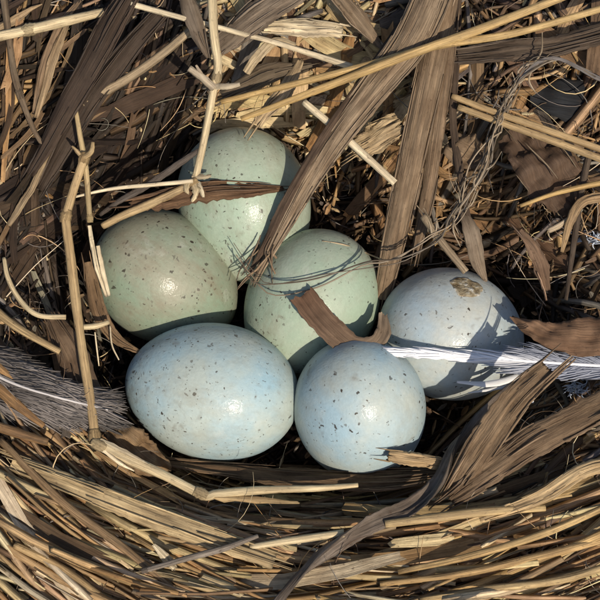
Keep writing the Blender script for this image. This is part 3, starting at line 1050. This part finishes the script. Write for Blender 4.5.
strip('dry_leaf', 'brown blade pointing up at the top edge left of the split reed', 'leaf',
      [(386, 52, 1.6), (360, 22, 1.7), (334, -12, 1.74)], [5, 17, 16], (0.24, 0.18, 0.12), mat=M_BARK, cup=0.4)
strip('bark_flake', 'dark ridged bark plank lying flat under the golden straws at the upper right', 'bark',
      [(458, 56, 1.62), (500, 52, 1.66), (556, 46, 1.68), (620, 28, 1.68)], [16, 22, 20, 22], (0.10, 0.075, 0.055), across=9, ridge=0.03, cup=0.15)
strip('leaf_scrap', 'big crinkled dark brown leaf with pale streaks under the paired tan straws', 'leaf',
      [(512, 130, 1.50), (530, 150, 1.56), (552, 178, 1.54), (575, 215, 1.42)], [30, 52, 54, 22], (0.095, 0.06, 0.038), mat=M_LEAF, n=26, across=13, frays=9, fraycol=(0.30, 0.23, 0.15), crumple=0.045, ridge=0.03, cup=0.1, wob=0.12, jag=(0.08, 0.1))
strip('leaf_scrap', 'mottled tan-brown leaf scrap between the upright reeds and the grey wisp', 'leaf',
      [(446, 142, 1.38), (468, 152, 1.44), (492, 158, 1.42)], [24, 36, 20], (0.20, 0.14, 0.085), mat=M_LEAF, n=20, across=9, crumple=0.03, ridge=0.03, cup=0.2, jag=(0.1, 0.1))
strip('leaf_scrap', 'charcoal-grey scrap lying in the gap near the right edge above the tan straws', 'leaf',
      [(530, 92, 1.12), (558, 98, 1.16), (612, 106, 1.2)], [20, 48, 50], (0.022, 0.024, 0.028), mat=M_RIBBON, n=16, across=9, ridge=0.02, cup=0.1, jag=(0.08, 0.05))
strip('leaf_scrap', 'thin grey leaf standing on end above the right-hand egg', 'leaf',
      [(462, 210, 1.30), (470, 228, 1.34), (478, 262, 1.22), (486, 282, 1.1)], [6, 17, 14, 3], (0.24, 0.19, 0.14), mat=M_LEAF, n=20, cup=0.35)
strip('leaf_strip', 'folded brown leaf strip among the litter up and right of the stained egg', 'leaf',
      [(519, 231, 1.58), (530, 243, 1.55), (540, 262, 1.48), (547, 290, 1.38)], [6, 13, 15, 7], (0.20, 0.13, 0.085), mat=M_BARK, cup=0.6, n=20)
stalk('straw', 'broken grey-tan straw pointing down at the top of the right-hand egg', 'straw',
      [(423, 216, 1.42), (440, 240, 1.40), (466, 272, 1.36)], [8, 9, 8], (0.32, 0.25, 0.165), n=22, sides=8, mat=M_STRAW)
stalk('straw', 'tan straw sloping in from the right edge over the crinkled dark leaf', 'straw',
      [(520, 206, 1.58), (560, 192, 1.62), (625, 178, 1.66)], [4, 6, 7], HON, n=24, sides=7)
strip('leaf_strip', 'curving narrow tan strip hanging near the right edge, below the sloping straw', 'leaf',
      [(625, 196, 1.62), (585, 201, 1.62), (570, 222, 1.56), (562, 252, 1.46)], [8, 9, 9, 3], (0.34, 0.23, 0.12), mat=M_STRAW, cup=0.5, n=22)
stalk('straw', 'short pale chip of straw lying in the dark leaves right of centre', 'straw', [(548, 231, 1.5), (560, 225, 1.53), (568, 218, 1.53)], [6, 7, 3], (0.4, 0.32, 0.22), n=12, sides=6, mat=M_STRAW)
stalk('twig', 'dark upright twig near the right edge above the brown leaf', 'twig', [(590, 150, 1.6), (580, 200, 1.55), (566, 300, 1.45)], [8, 8, 4], (0.10, 0.075, 0.055), mat=M_BARK, n=24, sides=7, rough=0.1)

# frayed grey wisp: thing > blade, strands
t = thing('grass_wisp', 'long frayed grey wisp drooping from the right edge to the middle egg', 'grass', P(440, 235, 1.4))
r = random.Random(5)
spine = [(640, 96, 1.78), (600, 79, 1.82), (556, 58, 1.86), (530, 68, 1.80), (512, 92, 1.74), (498, 130, 1.66), (478, 172, 1.58), (456, 214, 1.48), (430, 238, 1.42), (396, 260, 1.38), (368, 266, 1.36), (316, 279, 1.38), (272, 287, 1.32), (254, 276, 1.30), (236, 254, 1.34)]
mesh_obj('blade', blade(curve(spine[:5], 20), prof(20, [5, 5, 4, 3, 1.5]), (0.20, 0.185, 0.18), r, across=5, cup=0.4), M_BARK, t)
for k in range(9):
    a0 = r.choice((1, 2, 2, 3, 3, 4))
    a1 = r.choice((8, 9, 10, 11)) if k < 6 else 15
    q = [(u + r.gauss(0, 4.2), v + r.gauss(0, 4.2), z + r.gauss(0, 0.03)) for u, v, z in spine[a0:a1]]
    n = 46
    mesh_obj('strand', blade(curve(q, n), prof(n, [1.2, 2.8, 2.4, 2.2, r.uniform(0.8, 1.8)]) * r.uniform(0.35, 0.85), np.array((0.19, 0.145, 0.095)) * r.uniform(0.35, 1.8), r, across=3, cup=0.4, thick=0.01), M_HAIR, t)
for k in range(22):
    j = r.randrange(3, 9)
    u, v, z = spine[j]
    a = R(r.choice((70, 60, 240, 250, 20, 200)) + r.gauss(0, 18))
    L_ = r.uniform(14, 40)
    q = [(u + r.gauss(0, 3), v + r.gauss(0, 3), z), (u + 0.5 * L_ * math.cos(a), v - 0.5 * L_ * math.sin(a), z + 0.03), (u + L_ * math.cos(a + 0.3), v - L_ * math.sin(a + 0.3), z + r.gauss(0.02, 0.05))]
    mesh_obj('strand', blade(curve(q, 9), prof(9, [1.8, 1.5, 0.7]), np.array((0.2, 0.155, 0.1)) * r.uniform(0.4, 1.9), r, across=3, cup=0.4, thick=0.008), M_HAIR, t)
# fine strand from the middle egg towards the reeds
stalk('fibre', 'hair-thin strand arching over the top of the middle egg to the grey wisp', 'fibre', [(322, 241, 'e', 2, 0.02), (345, 245, 'e', 2, 0.02), (366, 253, 'e', 2, 0.06), (388, 262, 1.36)], [1.6, 1.8, 1.6, 1.4], (0.42, 0.34, 0.22), n=26, sides=5)
# dark tangle between the eggs
t = thing('root_tangle', 'dark tangle of rootlets caught between the back, left and middle eggs', 'rootlets', P(250, 285, 0.9))
for k in range(11):
    u, v = 262 + r.gauss(0, 6), 244 + r.gauss(0, 9)
    q = [(u, v, 1.22 + r.gauss(0, 0.03))]
    ang = R(r.choice((-105, -95, -85, -75, -115)) + r.gauss(0, 6))
    for i in range(4):
        ang += r.gauss(0, 0.2)
        L_ = r.uniform(7, 14)
        q.append((q[-1][0] + L_ * math.cos(ang), q[-1][1] - L_ * math.sin(ang), q[-1][2] - 0.03 + r.gauss(0, 0.012)))
    mesh_obj('rootlet', blade(curve(q, 12), prof(12, [1, r.uniform(1.2, 2.6), 1.5, 0.6]), np.array((0.17, 0.12, 0.075)) * r.uniform(0.4, 1.7), r, across=3, cup=0.4, thick=0.012, wob=0.15), M_STRAW, t)

# --- ribbon over the middle egg
strip('brown_ribbon', 'matt brown flat ribbon curling over the middle egg', 'leaf ribbon',
      [(300, 292, 1.42), (316, 313, 1.44), (334, 332, 1.42), (352, 346, 1.40), (371, 346, 1.38), (383, 333, 1.34), (383, 312, 1.22)], [23, 25, 24, 22, 17, 14, 8], (0.125, 0.07, 0.042),
      mat=M_RIBBON, n=36, across=9, ridge=0.012, cup=-0.12, thick=0.014, wob=0.09, jag=(0.12, 0.08), crumple=0.006, up=(0.2, -0.15, 1), col2=(0.22, 0.17, 0.12))

# --- white feather
t = thing('feather', 'slim white feather lying across the right-hand egg, turning grey at its broad end', 'feather', P(600, 362, 1.55))
r = random.Random(9)
fc = curve([(379, 354, 1.41), (420, 353, 1.43), (480, 357, 1.45), (540, 362, 1.50), (640, 368, 1.58)], 40)
mesh_obj('shaft', tube(fc, prof(40, [1.5, 2.5, 3, 3.5, 4]), (0.78, 0.79, 0.82), r, sides=7), M_FEATHER, t)
tt, ss, nn = frames(fc, (0, 0, 1))
mesh_obj('vane', blade(fc[:30] - nn[:30] * 0.015, prof(30, [2, 8, 10, 10, 11, 9, 5]), (0.88, 0.89, 0.92), r, across=5, cup=0.35, thick=0.012, wob=0.15), M_FEATHER, t)
mesh_obj('vane', blade(fc[18:] - nn[18:] * 0.04, prof(22, [5, 18, 24, 28]), (0.28, 0.30, 0.36), r, across=7, cup=0.25, thick=0.012, wob=0.2), M_FEATHER, t)
for side in (-1, 1):
    items = []
    for k in range(420):
        f = (k + r.random()) / 420
        i = f * 39
        i0 = min(int(i), 38)
        p = fc[i0] + (fc[i0 + 1] - fc[i0]) * (i - i0) + nn[i0] * r.uniform(-0.012, 0.012)
        white = 1 - sstep(0.50, 0.72, f)
        tuft = 0.5 + 0.5 * math.sin(f * 60 + side) * math.sin(f * 23)
        spread = (0.018 + 0.022 * math.sin(min(f * 3.4, 1.57)) + 0.08 * (1 - white)) * (0.6 + 0.8 * tuft)
        L_ = r.uniform(0.28, 0.5)
        d = -tt[i0] * L_ + ss[i0] * side * spread * r.uniform(0.35, 1.15)
        c = np.array([p, p + d * 0.35 + ss[i0] * side * spread * 0.22, p + d * 0.7 + ss[i0] * side * spread * 0.18, p + d - nn[i0] * 0.01])
        col = np.array((0.88, 0.89, 0.92)) * white + np.array((0.26, 0.28, 0.34)) * (1 - white)
        items.append(quick(c, np.array((0.005, 0.008, 0.007, 0.002)), col * r.uniform(0.9, 1.04), r, cup=0.12, thick=0.3))
    o = mesh_obj('vane', merge(items), M_FEATHER, t)
    o['kind'] = 'stuff'
for k, (pts, ws) in enumerate((([(457, 382, 1.33), (490, 384, 1.38), (520, 376, 1.44), (545, 366, 1.49)], [2, 6, 6, 3]), ([(500, 371, 1.4), (525, 368, 1.46), (552, 364, 1.5)], [3, 6, 3]),
                              ([(532, 403, 1.42), (530, 388, 1.46), (532, 372, 1.5)], [3, 8, 6]), ([(468, 393, 1.3), (500, 387, 1.38), (540, 373, 1.46)], [1, 5, 3]))):
    mesh_obj('loose_barb', blade(curve(pts, 14), prof(14, ws), (0.78, 0.77, 0.74), r, across=3, cup=0.3, thick=0.008), M_FEATHER, t)
# white-blue fluff at right edge
for (u, v, lab) in ((590, 238, 'tuft of bluish white down at the right edge'), (576, 388, 'small bluish white down tuft under the grey end of the feather')):
    items = []
    for k in range(46):
        a, ln = r.uniform(0, 6.28), r.uniform(5, 14)
        p = np.array((u + r.gauss(0, 4), v + r.gauss(0, 3)))
        q = [(p[0], p[1], 'g', 0.2), (p[0] + ln * 0.5 * math.cos(a), p[1] - ln * 0.3 * math.sin(a), 'g', 0.25 + r.gauss(0, 0.03)), (p[0] + ln * math.cos(a + 0.4), p[1] - ln * 0.6 * math.sin(a + 0.4), 'g', 0.24)]
        items.append(quick(curve(q, 5), np.array((1, 1, 0.8, 0.6, 0.3)) * 0.008, np.array((0.62, 0.68, 0.78)) * r.uniform(0.7, 1.1), r, cup=0.6, thick=1.0))
    o = mesh_obj('down_tuft', merge(items), M_FEATHER)
    tag(o, lab, 'down')

# --- grey feather at the left
t = thing('feather', 'tattered grey downy feather wedged at the left edge', 'feather', P(50, 390, 1.4))
fc = curve([(-20, 368, 1.50), (20, 386, 1.50), (60, 398, 1.48), (108, 410, 1.42)], 30)
mesh_obj('shaft', tube(fc, prof(30, [3, 2.6, 2.2, 1.2]), (0.50, 0.47, 0.45), r, sides=6), M_FEATHER, t)
mesh_obj('vane', blade(fc - nn[0] * 0.10, prof(30, [40, 50, 46, 30, 6]), (0.16, 0.14, 0.128), r, across=9, cup=0.22, thick=0.02, ridge=0.02, wob=0.15), M_FEATHER, t)
tt, ss, nn = frames(fc, (0, 0, 1))
for side in (-1, 1):
    items = []
    for k in range(1100):
        f = r.random()
        i0 = min(int(f * 29), 28)
        off = r.random() ** 0.8 * (0.30 if side > 0 else 0.24) * (1 - 0.5 * f)
        p = fc[i0] + ss[i0] * side * off + nn[i0] * (r.uniform(-0.05, -0.01) - 0.25 * off)
        L_ = r.uniform(0.25, 0.6)
        clump = 0.16 * math.sin(f * 9 + off * 17)
        d = tt[i0] + ss[i0] * (side * 0.10 + clump + r.gauss(0, 0.07))
        wv_ = ss[i0] * r.gauss(0, 0.012)
        sag = r.gauss(-0.03, 0.03)
        c = np.array([p - d * L_ * 0.5, p - d * L_ * 0.15 + nn[i0] * 0.02 + wv_, p + d * L_ * 0.2 + nn[i0] * 0.01, p + d * L_ * 0.5 + nn[i0] * sag - wv_])
        if in_egg(c, 1.03).any() or over_egg(c, 1.0).any():
            continue
        items.append(quick(catmull(c, 5), np.array((0.006, 0.009, 0.009, 0.007, 0.002)), np.array((0.20, 0.175, 0.158)) * r.uniform(0.6, 1.25) * (0.7 + 0.3 * math.sin(f * 9 + off * 17)), r, cup=0.15, thick=0.35))
    o = mesh_obj('vane', merge(items), M_FEATHER, t)
    o['kind'] = 'stuff'

# --- right and bottom
strip('leaf_scrap', 'pointed rust-brown leaf at the right, just above the grey end of the feather', 'leaf',
      [(511, 317, 1.50), (530, 327, 1.56), (560, 337, 1.58), (625, 336, 1.56)], [4, 22, 36, 34], (0.165, 0.098, 0.058), mat=M_LEAF, n=30, across=11, crumple=0.022, ridge=0.02, cup=0.3)
strip('bark_strip', 'fibrous grey-brown bark strip below the feather, upper of two side by side', 'bark',
      [(552, 366, 2.15), (517, 398, 1.98), (486, 440, 1.72), (452, 492, 1.46)], [18, 25, 27, 16], (0.215, 0.15, 0.092), n=32, across=11, ridge=0.022, cup=0.15, jag=(0.1, 0.15), wob=0.05)
strip('bark_strip', 'fibrous grey-brown bark strip slanting in from the right edge, lower of two side by side', 'bark',
      [(630, 392, 1.66), (575, 420, 1.66), (530, 444, 1.64), (490, 472, 1.58), (447, 502, 1.48)], [26, 26, 27, 23, 12], (0.18, 0.125, 0.078), n=36, across=11, ridge=0.022, cup=0.2, jag=(0, 0.15), wob=0.05)
strip('twisted_stem', 'long grey twisted stem curving from the feather down to the bottom edge', 'stem',
      [(528, 372, 1.42), (492, 404, 1.42), (456, 442, 1.46), (436, 482, 1.52), (412, 506, 1.58), (372, 524, 1.62), (332, 550, 1.64), (296, 582, 1.64), (262, 618, 1.6)], [5, 9, 13, 15, 15, 16, 15, 12, 9], (0.17, 0.14, 0.115),
      n=60, across=7, ridge=0.02, cup=0.8, thick=0.03, twist=np.linspace(0, 5.5, 60))
strip('straw', 'jagged broken straw end touching the underside of the end-on egg', 'straw',
      [(386, 455, 1.40), (405, 458, 1.40), (442, 463, 1.34)], [10, 13, 10], (0.46, 0.33, 0.18), mat=M_STRAW, n=18, cup=0.6, jag=(0.16, 0.02), ridge=0.02)
strip('dry_leaf', 'wide brown blade lining the near wall below the two blue eggs', 'leaf',
      [(160, 462, 1.00), (225, 470, 1.06), (300, 478, 1.10), (380, 480, 1.12), (450, 474, 1.14)], [8, 16, 24, 26, 12], (0.15, 0.098, 0.055), mat=M_BARK, n=36, across=7, up=(0, 0.6, 0.8), cup=0.15)
strip('dry_leaf', 'long flat pale blade sloping down to the right at the lower left', 'leaf',
      [(12, 462, 1.52), (60, 480, 1.55), (125, 506, 1.58), (200, 534, 1.60), (275, 560, 1.58)], [14, 16, 20, 19, 16], (0.47, 0.36, 0.2), mat=M_STRAW, n=36, across=7, cup=0.2, ridge=0.012)
stalk('twig', 'thin grey twig with a knobbly end lying across the straw at the bottom', 'twig',
      [(143, 571, 1.70), (185, 559, 1.70), (222, 549, 1.68), (258, 536, 1.62)], [5, 6, 7, 4], (0.25, 0.215, 0.18), mat=M_BARK, nodes=(0.02,), n=34)
stalk('straw', 'short pale straw pointing at the grey twisted stem below the eggs', 'straw', [(250, 547, 1.60), (300, 539, 1.62), (344, 533, 1.62)], [6, 8, 8], PALE, n=22, sides=7)
stalk('straw', 'smooth golden straw running right from the grey twisted stem', 'straw', [(385, 524, 1.60), (440, 517, 1.60), (490, 511, 1.60), (545, 508, 1.56)], [8, 10, 10, 7], (0.52, 0.38, 0.19), n=30, sides=8)
strip('straw', 'broad golden straw with a bent end rising to the right edge', 'straw', [(480, 520, 1.58), (540, 498, 1.64), (585, 470, 1.68), (625, 462, 1.66)], [6, 11, 14, 12], (0.54, 0.4, 0.22), mat=M_STRAW, n=26, cup=0.4)
for i, (pts, ws, lab) in enumerate((
        ([(398, 572, 1.56), (470, 556, 1.64), (545, 533, 1.70), (625, 498, 1.70)], [5, 7, 7.5, 6.5], 'long bowed golden straw in the lower right, upper of three'),
        ([(380, 584, 1.56), (460, 574, 1.64), (540, 556, 1.70), (625, 534, 1.70)], [5, 7, 8, 7], 'long bowed golden straw in the lower right, middle of three'),
        ([(420, 600, 1.58), (480, 590, 1.66), (560, 580, 1.70), (625, 560, 1.70)], [6, 7.5, 8, 7], 'long bowed golden straw in the lower right, lowest of three'))):
    stalk('straw', lab, 'straw', pts, ws, ((0.5, 0.35, 0.16), (0.46, 0.31, 0.14), (0.52, 0.38, 0.19))[i], n=36, sides=8, mat=M_STRAW)
strip('straw', 'bright cream chip of straw under the knobbly twig', 'straw', [(153, 544, 1.66), (164, 556, 1.66), (176, 570, 1.64)], [3, 8, 5], CRM, mat=M_STRAW, n=14, cup=0.4, jag=(0.02, 0.05))
stalk('straw', 'brown straw running down beside the pale blade at lower left', 'straw', [(0, 440, 1.5), (60, 500, 1.58), (120, 545, 1.62), (175, 590, 1.6)], [7, 9, 9, 6], (0.27, 0.18, 0.095), n=36, sides=8, mat=M_STRAW)
stalk('straw', 'golden straw near the bottom left corner sloping to the bottom edge', 'straw', [(15, 545, 1.6), (60, 568, 1.64), (110, 605, 1.62)], [8, 10, 9], (0.45, 0.31, 0.15), n=26, sides=8, mat=M_STRAW)
